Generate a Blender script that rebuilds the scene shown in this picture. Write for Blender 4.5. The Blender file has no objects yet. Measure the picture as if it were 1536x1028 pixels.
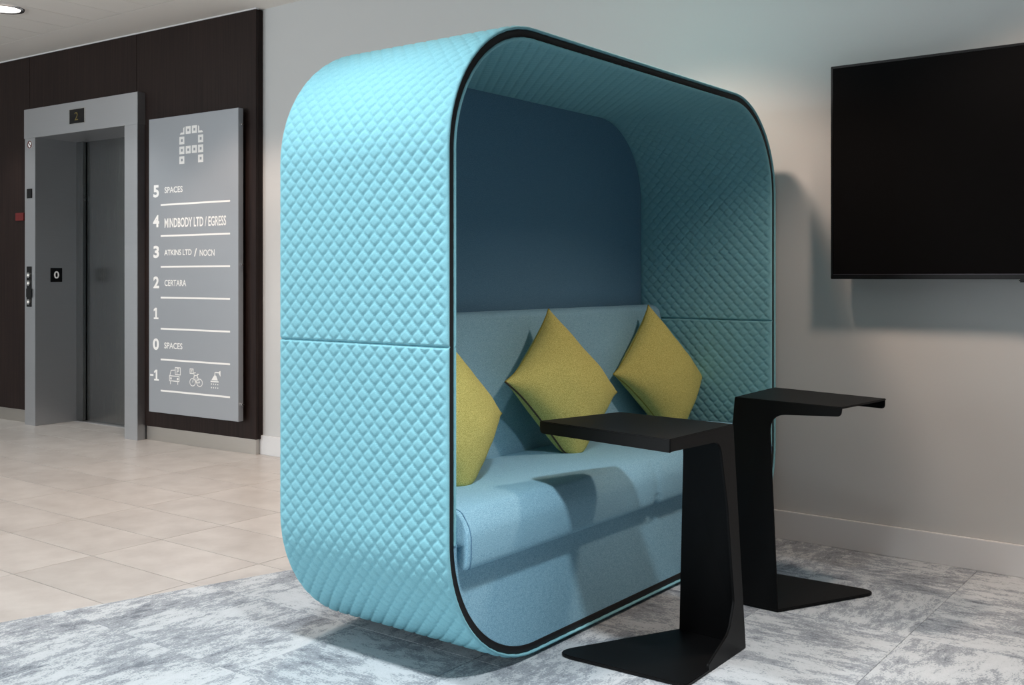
import bpy, bmesh, math, random
import numpy as np
from mathutils import Vector, Matrix, noise

random.seed(7)
S = bpy.context.scene
COL = S.collection
PI = math.pi

# ------------------------------------------------------------------ camera, world, lights, exposure
# room axes: d = distance to the left-back along the walls (world -x), w = towards the television wall (world +y)
def W3(d, w, z=0.0):
    return Vector((-d, w, z))

TH = 0.93063
cam = bpy.data.cameras.new('camera')
camo = bpy.data.objects.new('camera', cam)
COL.objects.link(camo)
cam.sensor_width = 36.0
cam.lens = 1570.7 / 1536 * 36
cam.shift_y = -98.7 / 1536
cam.clip_start = 0.05
camo.location = (0, 0, 1.045)
fwd = Vector((-math.cos(TH), math.sin(TH), 0))
camo.rotation_euler = fwd.to_track_quat('-Z', 'Y').to_euler()
S.camera = camo

world = bpy.data.worlds.new('world')
S.world = world
world.use_nodes = True
bg = world.node_tree.nodes['Background']
bg.inputs['Color'].default_value = (0.80, 0.90, 1.0, 1)
bg.inputs['Strength'].default_value = 0.07

S.view_settings.view_transform = 'Standard'
S.view_settings.look = 'None'
S.view_settings.gamma = 1
S.view_settings.use_curve_mapping = False
S.view_settings.exposure = 0.36

WARM = (1.0, 0.75, 0.60)
NEUTRAL = (1.0, 0.97, 0.93)
def spot(name, d, w, energy, color=WARM, size=108, blend=0.38, radius=0.10, z=2.60):
    l = bpy.data.lights.new(name, 'SPOT')
    l.energy = energy
    l.color = color
    l.spot_size = math.radians(size)
    l.spot_blend = blend
    l.shadow_soft_size = radius
    o = bpy.data.objects.new(name, l)
    COL.objects.link(o)
    o.location = W3(d, w, z)
    return o

for i, (d, e) in enumerate([(0.50, 80), (2.0, 84), (3.35, 75), (4.7, 70), (6.05, 45), (7.4, 40)]):
    spot('downlight_lamp', d, 3.15, e, color=WARM if d < 5 else NEUTRAL)
for i, (d, e) in enumerate([(0.65, 225), (2.0, 110), (3.35, 50), (4.7, 40)]):
    spot('downlight_lamp', d, 1.38, e, color=(0.95, 0.985, 1.0), size=106, blend=0.85)

def area(name, loc, target, sx, sy, energy, color):
    l = bpy.data.lights.new(name, 'AREA')
    l.shape = 'RECTANGLE'
    l.size = sx
    l.size_y = sy
    l.energy = energy
    l.color = color
    o = bpy.data.objects.new(name, l)
    COL.objects.link(o)
    o.location = loc
    o.rotation_euler = (Vector(target) - Vector(loc)).to_track_quat('-Z', 'Y').to_euler()
    return o

# daylight through the glazed front of the room, behind the camera
area('window_daylight', W3(6.3, -3.9, 1.45), W3(5.3, 0, 1.3), 6.0, 2.1, 232, (0.92, 0.97, 1.0))

# ------------------------------------------------------------------ material helpers
def newmat(name):
    m = bpy.data.materials.new(name)
    m.use_nodes = True
    nt = m.node_tree
    b = nt.nodes['Principled BSDF']
    return m, nt, b

def srgb(r, g, b):
    f = lambda c: (c / 12.92 if c <= 0.04045 else ((c + 0.055) / 1.055) ** 2.4)
    return (f(r / 255), f(g / 255), f(b / 255), 1)

def plain(name, col, rough=0.5, metal=0.0, spec=0.5):
    m, nt, b = newmat(name)
    b.inputs['Base Color'].default_value = col
    b.inputs['Roughness'].default_value = rough
    b.inputs['Metallic'].default_value = metal
    b.inputs['Specular IOR Level'].default_value = spec
    return m

def fabric(name, c1, c2, scale=420, bump=0.25, rough=0.9, spec=0.15, detail=2, stretch=(1, 1, 1), sheen=0.0):
    m, nt, b = newmat(name)
    tc = nt.nodes.new('ShaderNodeTexCoord')
    mp = nt.nodes.new('ShaderNodeMapping')
    mp.inputs['Scale'].default_value = stretch
    nt.links.new(tc.outputs['Object'], mp.inputs['Vector'])
    n = nt.nodes.new('ShaderNodeTexNoise')
    n.inputs['Scale'].default_value = scale
    n.inputs['Detail'].default_value = detail
    nt.links.new(mp.outputs['Vector'], n.inputs['Vector'])
    r = nt.nodes.new('ShaderNodeValToRGB')
    r.color_ramp.elements[0].position = 0.36
    r.color_ramp.elements[0].color = c1
    r.color_ramp.elements[1].position = 0.64
    r.color_ramp.elements[1].color = c2
    nt.links.new(n.outputs['Fac'], r.inputs['Fac'])
    nt.links.new(r.outputs['Color'], b.inputs['Base Color'])
    bm_ = nt.nodes.new('ShaderNodeBump')
    bm_.inputs['Strength'].default_value = bump
    bm_.inputs['Distance'].default_value = 0.001
    nt.links.new(n.outputs['Fac'], bm_.inputs['Height'])
    nt.links.new(bm_.outputs['Normal'], b.inputs['Normal'])
    b.inputs['Roughness'].default_value = rough
    b.inputs['Specular IOR Level'].default_value = spec
    b.inputs['Sheen Weight'].default_value = sheen
    return m

M = {}
M['quilt'] = fabric('quilted aqua fabric', srgb(124, 183, 197), srgb(138, 194, 206), 500, 0.15)
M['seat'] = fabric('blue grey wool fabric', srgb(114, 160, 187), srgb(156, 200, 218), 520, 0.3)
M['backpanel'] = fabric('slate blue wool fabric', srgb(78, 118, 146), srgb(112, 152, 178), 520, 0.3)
M['yellow'] = fabric('mustard green wool fabric', srgb(162, 157, 84), srgb(214, 209, 132), 480, 0.35)
M['yellow_dark'] = fabric('mustard green seam', srgb(126, 118, 54), srgb(164, 156, 80), 480, 0.3)
M['zip'] = plain('dark zip', srgb(60, 48, 34), 0.6)
M['black_band'] = plain('matt black edge band', srgb(24, 24, 26), 0.55, 0, 0.3)
M['powder'] = None
M['black_gloss'] = plain('black glass', srgb(14, 14, 15), 0.12, 0, 0.4)
M['screen'] = plain('switched off screen', srgb(12, 12, 13), 0.5, 0, 0.03)
M['bezel'] = plain('black plastic bezel', srgb(8, 8, 10), 0.35, 0, 0.3)
M['paint_wall'] = None
M['white'] = plain('white print', srgb(238, 238, 236), 0.6)
M['white_trim'] = plain('white gloss paint', srgb(214, 216, 218), 0.4)
M['red'] = plain('red plastic', srgb(92, 14, 13), 0.5)
M['chrome'] = plain('polished steel', (0.8, 0.8, 0.8, 1), 0.2, 1.0)
M['dark_void'] = plain('dark gap', (0.004, 0.004, 0.004, 1), 0.8, 0, 0.1)

def powder():
    m, nt, b = newmat('black powder coat')
    tc = nt.nodes.new('ShaderNodeTexCoord')
    n = nt.nodes.new('ShaderNodeTexNoise')
    n.inputs['Scale'].default_value = 900
    nt.links.new(tc.outputs['Object'], n.inputs['Vector'])
    bp = nt.nodes.new('ShaderNodeBump')
    bp.inputs['Strength'].default_value = 0.12
    bp.inputs['Distance'].default_value = 0.0005
    nt.links.new(n.outputs['Fac'], bp.inputs['Height'])
    nt.links.new(bp.outputs['Normal'], b.inputs['Normal'])
    b.inputs['Base Color'].default_value = srgb(11, 11, 12)
    b.inputs['Roughness'].default_value = 0.48
    b.inputs['Specular IOR Level'].default_value = 0.16
    return m
M['powder'] = powder()

def wallpaint(name, c):
    m, nt, b = newmat(name)
    tc = nt.nodes.new('ShaderNodeTexCoord')
    n = nt.nodes.new('ShaderNodeTexNoise')
    n.inputs['Scale'].default_value = 260
    n.inputs['Detail'].default_value = 3
    nt.links.new(tc.outputs['Object'], n.inputs['Vector'])
    bp = nt.nodes.new('ShaderNodeBump')
    bp.inputs['Strength'].default_value = 0.06
    bp.inputs['Distance'].default_value = 0.001
    nt.links.new(n.outputs['Fac'], bp.inputs['Height'])
    nt.links.new(bp.outputs['Normal'], b.inputs['Normal'])
    b.inputs['Base Color'].default_value = c
    b.inputs['Roughness'].default_value = 0.75
    b.inputs['Specular IOR Level'].default_value = 0.25
    return m
M['paint_wall'] = wallpaint('light grey wall paint', srgb(194, 196, 196))
M['paint_ceiling'] = wallpaint('white ceiling paint', srgb(238, 235, 230))

def steel(name, c, rough, stretch):
    m, nt, b = newmat(name)
    tc = nt.nodes.new('ShaderNodeTexCoord')
    mp = nt.nodes.new('ShaderNodeMapping')
    mp.inputs['Scale'].default_value = stretch
    nt.links.new(tc.outputs['Object'], mp.inputs['Vector'])
    n = nt.nodes.new('ShaderNodeTexNoise')
    n.inputs['Scale'].default_value = 1.0
    n.inputs['Detail'].default_value = 4
    nt.links.new(mp.outputs['Vector'], n.inputs['Vector'])
    mr = nt.nodes.new('ShaderNodeMapRange')
    mr.inputs['To Min'].default_value = rough - 0.05
    mr.inputs['To Max'].default_value = rough + 0.08
    nt.links.new(n.outputs['Fac'], mr.inputs['Value'])
    nt.links.new(mr.outputs['Result'], b.inputs['Roughness'])
    r = nt.nodes.new('ShaderNodeValToRGB')
    r.color_ramp.elements[0].color = (c[0] * .88, c[1] * .88, c[2] * .88, 1)
    r.color_ramp.elements[1].color = c
    nt.links.new(n.outputs['Fac'], r.inputs['Fac'])
    nt.links.new(r.outputs['Color'], b.inputs['Base Color'])
    b.inputs['Metallic'].default_value = 1.0
    return m
M['steel'] = steel('brushed steel', (0.56, 0.57, 0.59, 1), 0.42, (3, 3, 500))
M['steel_door'] = steel('dark brushed steel', (0.27, 0.28, 0.28, 1), 0.24, (400, 3, 3))
M['skirt_steel'] = steel('brushed skirting steel', (0.55, 0.52, 0.48, 1), 0.4, (3, 3, 500))

def sign_metal():
    m, nt, b = newmat('satin silver sign face')
    b.inputs['Base Color'].default_value = srgb(166, 171, 177)
    b.inputs['Metallic'].default_value = 0.45
    b.inputs['Roughness'].default_value = 0.38
    return m
M['sign'] = sign_metal()

def wood():
    m, nt, b = newmat('dark wenge veneer')
    tc = nt.nodes.new('ShaderNodeTexCoord')
    oi = nt.nodes.new('ShaderNodeObjectInfo')
    ad = nt.nodes.new('ShaderNodeVectorMath')
    ad.operation = 'ADD'
    nt.links.new(tc.outputs['Object'], ad.inputs[0])
    nt.links.new(oi.outputs['Random'], ad.inputs[1])
    mp = nt.nodes.new('ShaderNodeMapping')
    mp.inputs['Scale'].default_value = (120, 120, 2.5)
    nt.links.new(ad.outputs['Vector'], mp.inputs['Vector'])
    n = nt.nodes.new('ShaderNodeTexNoise')
    n.inputs['Scale'].default_value = 1.0
    n.inputs['Detail'].default_value = 5
    nt.links.new(mp.outputs['Vector'], n.inputs['Vector'])
    r = nt.nodes.new('ShaderNodeValToRGB')
    r.color_ramp.elements[0].position = 0.3
    r.color_ramp.elements[0].color = srgb(22, 13, 12)
    r.color_ramp.elements[1].position = 0.75
    r.color_ramp.elements[1].color = srgb(44, 31, 27)
    nt.links.new(n.outputs['Fac'], r.inputs['Fac'])
    nt.links.new(r.outputs['Color'], b.inputs['Base Color'])
    b.inputs['Roughness'].default_value = 0.5
    b.inputs['Specular IOR Level'].default_value = 0.2
    return m
M['wood'] = wood()

def ceramic():
    m, nt, b = newmat('beige porcelain tile')
    tc = nt.nodes.new('ShaderNodeTexCoord')
    oi = nt.nodes.new('ShaderNodeObjectInfo')
    ad = nt.nodes.new('ShaderNodeVectorMath')
    ad.operation = 'MULTIPLY_ADD'
    nt.links.new(oi.outputs['Random'], ad.inputs[0])
    ad.inputs[1].default_value = (17, 23, 5)
    nt.links.new(tc.outputs['Object'], ad.inputs[2])
    n = nt.nodes.new('ShaderNodeTexNoise')
    n.inputs['Scale'].default_value = 7
    n.inputs['Detail'].default_value = 6
    n.inputs['Roughness'].default_value = 0.6
    nt.links.new(ad.outputs['Vector'], n.inputs['Vector'])
    r = nt.nodes.new('ShaderNodeValToRGB')
    r.color_ramp.elements[0].position = 0.3
    r.color_ramp.elements[0].color = srgb(170, 167, 164)
    r.color_ramp.elements[1].position = 0.7
    r.color_ramp.elements[1].color = srgb(188, 186, 183)
    nt.links.new(n.outputs['Fac'], r.inputs['Fac'])
    hs = nt.nodes.new('ShaderNodeHueSaturation')
    mr = nt.nodes.new('ShaderNodeMapRange')
    mr.inputs['To Min'].default_value = 0.95
    mr.inputs['To Max'].default_value = 1.04
    nt.links.new(oi.outputs['Random'], mr.inputs['Value'])
    nt.links.new(mr.outputs['Result'], hs.inputs['Value'])
    nt.links.new(r.outputs['Color'], hs.inputs['Color'])
    nt.links.new(hs.outputs['Color'], b.inputs['Base Color'])
    b.inputs['Roughness'].default_value = 0.33
    b.inputs['Specular IOR Level'].default_value = 0.5
    return m
M['ceramic'] = ceramic()
M['grout'] = plain('grey grout', srgb(84, 74, 67), 0.9)

def carpet():
    m, nt, b = newmat('distressed grey carpet')
    L = nt.links.new
    tc = nt.nodes.new('ShaderNodeTexCoord')
    oi = nt.nodes.new('ShaderNodeObjectInfo')
    ad = nt.nodes.new('ShaderNodeVectorMath')
    ad.operation = 'MULTIPLY_ADD'
    L(oi.outputs['Random'], ad.inputs[0])
    ad.inputs[1].default_value = (31, 47, 0)
    L(tc.outputs['Object'], ad.inputs[2])
    def nz(stretch, scale, detail, rough=0.6):
        mp = nt.nodes.new('ShaderNodeMapping')
        mp.inputs['Scale'].default_value = stretch
        L(ad.outputs['Vector'], mp.inputs['Vector'])
        n = nt.nodes.new('ShaderNodeTexNoise')
        n.inputs['Scale'].default_value = scale
        n.inputs['Detail'].default_value = detail
        n.inputs['Roughness'].default_value = rough
        L(mp.outputs['Vector'], n.inputs['Vector'])
        return n
    big = nz((1, 2.0, 1), 3.6, 3, 0.6)
    streak = nz((1, 2.1, 1), 17, 9, 0.74)
    speck = nz((1, 1.3, 1), 150, 3, 0.7)
    def madd(x, k, y):
        n = nt.nodes.new('ShaderNodeMath')
        n.operation = 'MULTIPLY_ADD'
        L(x, n.inputs[0])
        n.inputs[1].default_value = k
        L(y, n.inputs[2])
        return n
    zero = nt.nodes.new('ShaderNodeValue')
    zero.outputs[0].default_value = 0.0
    mix = madd(big.outputs['Fac'], 0.62, zero.outputs[0])
    mix = madd(streak.outputs['Fac'], 0.75, mix.outputs[0])
    mix = madd(speck.outputs['Fac'], 0.46, mix.outputs[0])
    mr = nt.nodes.new('ShaderNodeMapRange')
    mr.inputs['To Min'].default_value = -0.03
    mr.inputs['To Max'].default_value = 0.03
    L(oi.outputs['Random'], mr.inputs['Value'])
    ad2 = nt.nodes.new('ShaderNodeMath')
    ad2.operation = 'ADD'
    L(mix.outputs[0], ad2.inputs[0])
    L(mr.outputs['Result'], ad2.inputs[1])
    r = nt.nodes.new('ShaderNodeValToRGB')
    cr = r.color_ramp
    nrm_ = nt.nodes.new('ShaderNodeMapRange')
    nrm_.inputs['From Min'].default_value = 0.57
    nrm_.inputs['From Max'].default_value = 1.27
    L(ad2.outputs[0], nrm_.inputs['Value'])
    cr.elements[0].position = 0.24
    cr.elements[0].color = srgb(108, 114, 122)
    cr.elements[1].position = 0.78
    cr.elements[1].color = srgb(184, 190, 195)
    for p, c in [(0.315, srgb(114, 120, 128)), (0.335, srgb(138, 145, 152)), (0.49, srgb(143, 150, 157)), (0.515, srgb(176, 183, 188))]:
        e = cr.elements.new(p)
        e.color = c
    L(nrm_.outputs['Result'], r.inputs['Fac'])
    L(r.outputs['Color'], b.inputs['Base Color'])
    pile = nz((1, 1, 1), 420, 1)
    bp = nt.nodes.new('ShaderNodeBump')
    bp.inputs['Strength'].default_value = 0.5
    bp.inputs['Distance'].default_value = 0.002
    L(pile.outputs['Fac'], bp.inputs['Height'])
    L(bp.outputs['Normal'], b.inputs['Normal'])
    b.inputs['Roughness'].default_value = 0.95
    b.inputs['Specular IOR Level'].default_value = 0.1
    return m
M['carpet'] = carpet()

def emit(name, col, strength):
    m, nt, b = newmat(name)
    b.inputs['Base Color'].default_value = (0, 0, 0, 1)
    b.inputs['Emission Color'].default_value = col
    b.inputs['Emission Strength'].default_value = strength
    return m
M['lamp'] = emit('lit lamp lens', (1, 0.95, 0.88, 1), 6.0)
M['digit'] = emit('dim amber digit', (0.55, 0.42, 0.08, 1), 0.12)
M['button_light'] = emit('white button light', (1, 0.97, 0.9, 1), 0.7)

# ------------------------------------------------------------------ object helpers
def link(o, parent=None):
    COL.objects.link(o)
    if parent is not None:
        o.parent = parent
    return o

def mesh_obj(name, verts, faces, mat, parent=None, smooth=False):
    me = bpy.data.meshes.new(name)
    me.from_pydata([tuple(v) for v in verts], [], faces)
    me.update()
    if mat:
        me.materials.append(mat)
    if smooth:
        me.polygons.foreach_set('use_smooth', [True] * len(me.polygons))
    return link(bpy.data.objects.new(name, me), parent)

def bm_obj(name, bm, mat, parent=None, smooth=False):
    bmesh.ops.recalc_face_normals(bm, faces=bm.faces)
    me = bpy.data.meshes.new(name)
    bm.to_mesh(me)
    bm.free()
    me.materials.append(mat)
    if smooth:
        me.polygons.foreach_set('use_smooth', [True] * len(me.polygons))
    return link(bpy.data.objects.new(name, me), parent)

def box_bm(bm, x0, x1, y0, y1, z0, z1, bevel=0.0):
    r = bmesh.ops.create_cube(bm, size=1)
    vs = r['verts']
    for v in vs:
        v.co = Vector((x0 + (v.co.x + .5) * (x1 - x0), y0 + (v.co.y + .5) * (y1 - y0), z0 + (v.co.z + .5) * (z1 - z0)))
    if bevel:
        es = list({e for v in vs for e in v.link_edges})
        bmesh.ops.bevel(bm, geom=es, offset=bevel, segments=2, affect='EDGES')

def box(name, x0, x1, y0, y1, z0, z1, mat, parent=None, bevel=0.0):
    bm = bmesh.new()
    box_bm(bm, x0, x1, y0, y1, z0, z1, bevel)
    return bm_obj(name, bm, mat, parent)

def empty(name, mat4, label, cat, group=None):
    o = bpy.data.objects.new(name, None)
    o.empty_display_size = 0.1
    COL.objects.link(o)
    o.matrix_world = mat4
    o['label'] = label
    o['category'] = cat
    if group:
        o['group'] = group
    return o

def structure(o):
    o['kind'] = 'structure'
    return o

def grid_obj(name, V, mat, parent, flip=False, closed_u=False):
    """V: array (n, m, 3) -> quad mesh"""
    n, m = V.shape[:2]
    idx = np.arange(n * m).reshape(n, m)
    if closed_u:
        idx = np.vstack([idx, idx[:1]])
    q = np.stack([idx[:-1, :-1], idx[1:, :-1], idx[1:, 1:], idx[:-1, 1:]], -1).reshape(-1, 4)
    if flip:
        q = q[:, ::-1]
    me = bpy.data.meshes.new(name)
    me.vertices.add(n * m)
    me.vertices.foreach_set('co', V.reshape(-1).astype(np.float32))
    me.loops.add(q.size)
    me.loops.foreach_set('vertex_index', q.reshape(-1).astype(np.int32))
    me.polygons.add(len(q))
    me.polygons.foreach_set('loop_start', np.arange(0, q.size, 4).astype(np.int32))
    me.polygons.foreach_set('loop_total', np.full(len(q), 4, np.int32))
    me.polygons.foreach_set('use_smooth', np.ones(len(q), bool))
    me.update(calc_edges=True)
    me.validate()
    me.materials.append(mat)
    return link(bpy.data.objects.new(name, me), parent)

def prism(name, poly3a, poly3b, mat, parent, bevel=0.0, smooth=False):
    """closed solid between two matching polygons"""
    bm = bmesh.new()
    a = [bm.verts.new(p) for p in poly3a]
    b = [bm.verts.new(p) for p in poly3b]
    n = len(a)
    bm.faces.new(a)
    bm.faces.new(b[::-1])
    for i in range(n):
        j = (i + 1) % n
        bm.faces.new((a[i], b[i], b[j], a[j]))
    bmesh.ops.recalc_face_normals(bm, faces=bm.faces)
    if bevel:
        es = [e for e in bm.edges if len(e.link_faces) == 2 and e.calc_face_angle(0) > 0.9]
        bmesh.ops.bevel(bm, geom=es, offset=bevel, segments=2, affect='EDGES', clamp_overlap=True)
    return bm_obj(name, bm, mat, parent, smooth)

def round_poly(pts, radii, seg=6):
    out = []
    n = len(pts)
    for i in range(n):
        p = Vector(pts[i]); r = radii[i]
        a = Vector(pts[i - 1]); c = Vector(pts[(i + 1) % n])
        if r <= 0:
            out.append(tuple(p)); continue
        u = (a - p).normalized(); v = (c - p).normalized()
        ang = u.angle(v)
        t = min(r / math.tan(ang / 2), 0.45 * min((a - p).length, (c - p).length))
        p0 = p + u * t; p1 = p + v * t
        for k in range(seg + 1):
            s = k / seg
            q = p0 * (1 - s) ** 2 + p * 2 * s * (1 - s) + p1 * s ** 2
            out.append(tuple(q))
    return out

def tube(name, pts, rad, mat, parent, closed=False, seg=6):
    pts = [Vector(p) for p in pts]
    n = len(pts)
    V = []
    up0 = Vector((0.13, 0.31, 0.94)).normalized()
    for i in range(n):
        if closed:
            t = pts[(i + 1) % n] - pts[i - 1]
        else:
            t = pts[min(i + 1, n - 1)] - pts[max(i - 1, 0)]
        if t.length < 1e-9:
            t = Vector((1, 0, 0))
        t.normalize()
        up = up0 if abs(up0.dot(t)) < .95 else Vector((1, 0, 0))
        s = t.cross(up).normalized()
        u = s.cross(t)
        V.append([pts[i] + (s * math.cos(a) + u * math.sin(a)) * rad for a in [2 * PI * k / seg for k in range(seg)]])
    faces = []
    vs = [tuple(v) for ring in V for v in ring]
    rng = n if closed else n - 1
    for i in range(rng):
        for k in range(seg):
            i2 = (i + 1) % n; k2 = (k + 1) % seg
            faces.append((i * seg + k, i * seg + k2, i2 * seg + k2, i2 * seg + k))
    if not closed:
        faces.append(tuple(range(seg))[::-1])
        faces.append(tuple((n - 1) * seg + k for k in range(seg)))
    return mesh_obj(name, vs, faces, mat, parent, True)

def frame(d0, w0, slope):
    """local frame on a wall: X to the right in the photo, Y into the wall, Z up"""
    return Matrix.Translation(W3(d0, w0)) @ Matrix.Rotation(-math.atan(slope), 4, 'Z')

FONT_CACHE = {}
def text_mesh(name, body, x0, x1, z0, z1, y, mat, parent, bold=0.0, depth=0.0015):
    """flat lettering fitted to the rectangle x0..x1, z0..z1 on a vertical face, facing -Y"""
    cu = bpy.data.curves.new('tmp_text', 'FONT')
    cu.body = body
    cu.size = 1.0
    cu.offset = bold
    cu.resolution_u = 4
    ob = bpy.data.objects.new('tmp_text', cu)
    COL.objects.link(ob)
    dg = bpy.context.evaluated_depsgraph_get()
    me = bpy.data.meshes.new_from_object(ob.evaluated_get(dg))
    bpy.data.objects.remove(ob)
    bpy.data.curves.remove(cu)
    n = len(me.vertices)
    co = np.zeros(n * 3, np.float32)
    me.vertices.foreach_get('co', co)
    co = co.reshape(-1, 3)
    mn, mx = co.min(0), co.max(0)
    out = np.zeros_like(co)
    out[:, 0] = x0 + (co[:, 0] - mn[0]) / (mx[0] - mn[0]) * (x1 - x0)
    out[:, 2] = z0 + (co[:, 1] - mn[1]) / (mx[1] - mn[1]) * (z1 - z0)
    out[:, 1] = y
    me.vertices.foreach_set('co', out.reshape(-1))
    me.update()
    me.name = name
    me.materials.clear()
    me.materials.append(mat)
    return link(bpy.data.objects.new(name, me), parent)

# ------------------------------------------------------------------ room shell
CEIL = 2.62
WB = frame(0.743, 3.980, 0.0225)        # television wall
WL = frame(4.861, 4.02, -0.036)         # wood-clad lift wall

# television wall (white plaster)
wb = structure(box('wall_back', -4.6, 4.6, 0, 0.12, 0, CEIL + .02, M['paint_wall']))
wb.matrix_world = WB
bb = structure(box('baseboard_back', -4.15, 4.6, -0.015, 0, 0, 0.112, M['white_trim'], bevel=0.002))
bb.matrix_world = WB
wr = structure(box('wall_right', 0, 0.12, -8.3, 0.1, 0, CEIL, M['paint_wall']))
wr.matrix_world = Matrix.Translation(W3(-3.4, 4.0))
we = structure(box('wall_end', -0.12, 0, -8.3, 0.4, 0, CEIL, M['paint_wall']))
we.matrix_world = Matrix.Translation(W3(9.6, 4.0))
# glazed front wall behind the camera: sill, head and piers round openings
bm = bmesh.new()
box_bm(bm, -9.6, 3.4, -0.2, 0, 0, 0.3)
box_bm(bm, -9.6, 3.4, -0.2, 0, 2.45, CEIL)
for xx in (-9.6, -7.2, -4.9, -2.6, -0.3, 2.0):
    box_bm(bm, xx, xx + 0.25, -0.2, 0, 0.3, 2.45)
wf = structure(bm_obj('wall_front', bm, M['paint_wall']))
wf.location = (0, -4.1, 0)

# wood-clad wall with the lift opening
wl = structure(box('wall_left', -4.9, -2.335, 0.02, 0.10, 0, CEIL, M['dark_void']))
wl.matrix_world = WL
def wpanel(x0, x1, z0, z1, y0=0.0, y1=0.02):
    box('wood_panel', x0 + .0015, x1 - .0015, y0, y1, z0, z1, M['wood'], wl, 0.0008)
wpanel(-1.13, -0.0, 0.09, 2.612)
wpanel(-2.36, -1.13, 2.15, 2.612)
wpanel(-3.59, -2.36, 0.09, 2.612)
wpanel(-4.82, -3.59, 0.09, 2.612)
bm = bmesh.new()
box_bm(bm, -1.10, -0.02, 0.02, 0.09, 0, CEIL)
box_bm(bm, -2.335, -1.10, 0.02, 0.09, 2.2, CEIL)
bm_obj('backing', bm, M['dark_void'], wl)
box('wood_panel', -0.0195, -0.0015, 0.021, 0.112, 0.09, 2.612, M['wood'], wl, 0.0008)
sk = structure(box('baseboard_left', -1.035, -0.012, 0.008, 0.02, 0, 0.09, M['skirt_steel']))
sk.matrix_world = WL
box('return_strip', -0.022, -0.012, 0.0195, 0.09, 0, 0.09, M['skirt_steel'], sk)
sk2 = structure(box('baseboard_end', -4.82, -2.335, 0.008, 0.02, 0, 0.09, M['skirt_steel']))
sk2.matrix_world = WL
tr = structure(box('trim_1', -4.82, 0.004, -0.004, 0.02, 2.613, 2.62, M['white_trim']))
tr.matrix_world = WL

# ceiling: plaster soffit with a field of recessed metal planks
cl = structure(box('ceiling', -9.6, 3.4, -4.2, 4.15, CEIL + .012, CEIL + .06, M['paint_ceiling']))
WEDGE = 3.628
box('plaster_margin', -9.6, 3.4, WEDGE + .004, 4.15, CEIL, CEIL + .012, M['paint_ceiling'], cl)
pk = None
for i in range(-2, 12):
    dd = 6.205 + 0.29 * (i - 4)
    for (w0, w1) in ((1.23, 2.43), (2.43, 3.628)):
        if i in (4, 3) and w0 > 2: pass
        x1 = -dd - .002; x0 = -(dd + .29) + .002
        bmk = bmesh.new()
        box_bm(bmk, x0, x1, w0 + .002, w1 - .002, CEIL, CEIL + .012)
        bm_obj('ceiling_plank', bmk, M['paint_ceiling'], cl)

# floor slab under the finishes
fl = structure(box('floor', -9.6, 3.4, -4.2, 4.4, -0.10, -0.006, M['grout']))

# carpet boundary line: runs obliquely under the booth
def carpet_edge_d(w):
    return 3.127 + (2.872 - 3.127) * (w - 1.61) / (2.483 - 1.61)

def clip_poly(poly, keep_carpet):
    out = []
    def val(p):
        v = carpet_edge_d(p[1]) - p[0]
        return v if keep_carpet else -v
    for i in range(len(poly)):
        a, b = poly[i], poly[(i + 1) % len(poly)]
        va, vb = val(a), val(b)
        if va >= 0:
            out.append(a)
        if (va >= 0) != (vb >= 0):
            t = va / (va - vb)
            out.append((a[0] + (b[0] - a[0]) * t, a[1] + (b[1] - a[1]) * t))
    return out

def area2(poly):
    return abs(sum(poly[i][0] * poly[(i + 1) % len(poly)][1] - poly[(i + 1) % len(poly)][0] * poly[i][1] for i in range(len(poly)))) / 2

def slab_bm(poly, z0, z1, bev):
    bm = bmesh.new()
    a = [bm.verts.new((p[0], p[1], z1)) for p in poly]
    b = [bm.verts.new((p[0], p[1], z0)) for p in poly]
    n = len(a)
    top = bm.faces.new(a)
    for i in range(n):
        j = (i + 1) % n
        bm.faces.new((a[i], b[i], b[j], a[j]))
    bmesh.ops.recalc_face_normals(bm, faces=bm.faces)
    if top.normal.z < 0:
        bmesh.ops.reverse_faces(bm, faces=bm.faces)
    if bev:
        bmesh.ops.bevel(bm, geom=list(top.edges), offset=bev, segments=1, affect='EDGES')
    return bm

def tile_obj(name, poly_dw, z0, z1, bev, mat, cache, key, rot=0):
    cx = sum(p[0] for p in poly_dw) / len(poly_dw); cy = sum(p[1] for p in poly_dw) / len(poly_dw)
    if key is not None and key in cache:
        o = bpy.data.objects.new(name, cache[key])
    else:
        loc = [Vector((-(p[0] - cx), p[1] - cy, 0)) for p in poly_dw]
        R = Matrix.Rotation(-rot, 3, 'Z')
        loc = [R @ v for v in loc]
        bm = slab_bm([(v.x, v.y) for v in loc], z0, z1, bev)
        bmesh.ops.recalc_face_normals(bm, faces=bm.faces)
        me = bpy.data.meshes.new(name)
        bm.to_mesh(me); bm.free()
        # top must face up
        if sum(p.normal.z * p.area for p in me.polygons) < 0:
            me.flip_normals()
        me.materials.append(mat)
        if key is not None:
            cache[key] = me
        o = bpy.data.objects.new(name, me)
    link(o, fl)
    o.location = (-cx, cy, 0)
    o.rotation_euler = (0, 0, rot)
    return o

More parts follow.
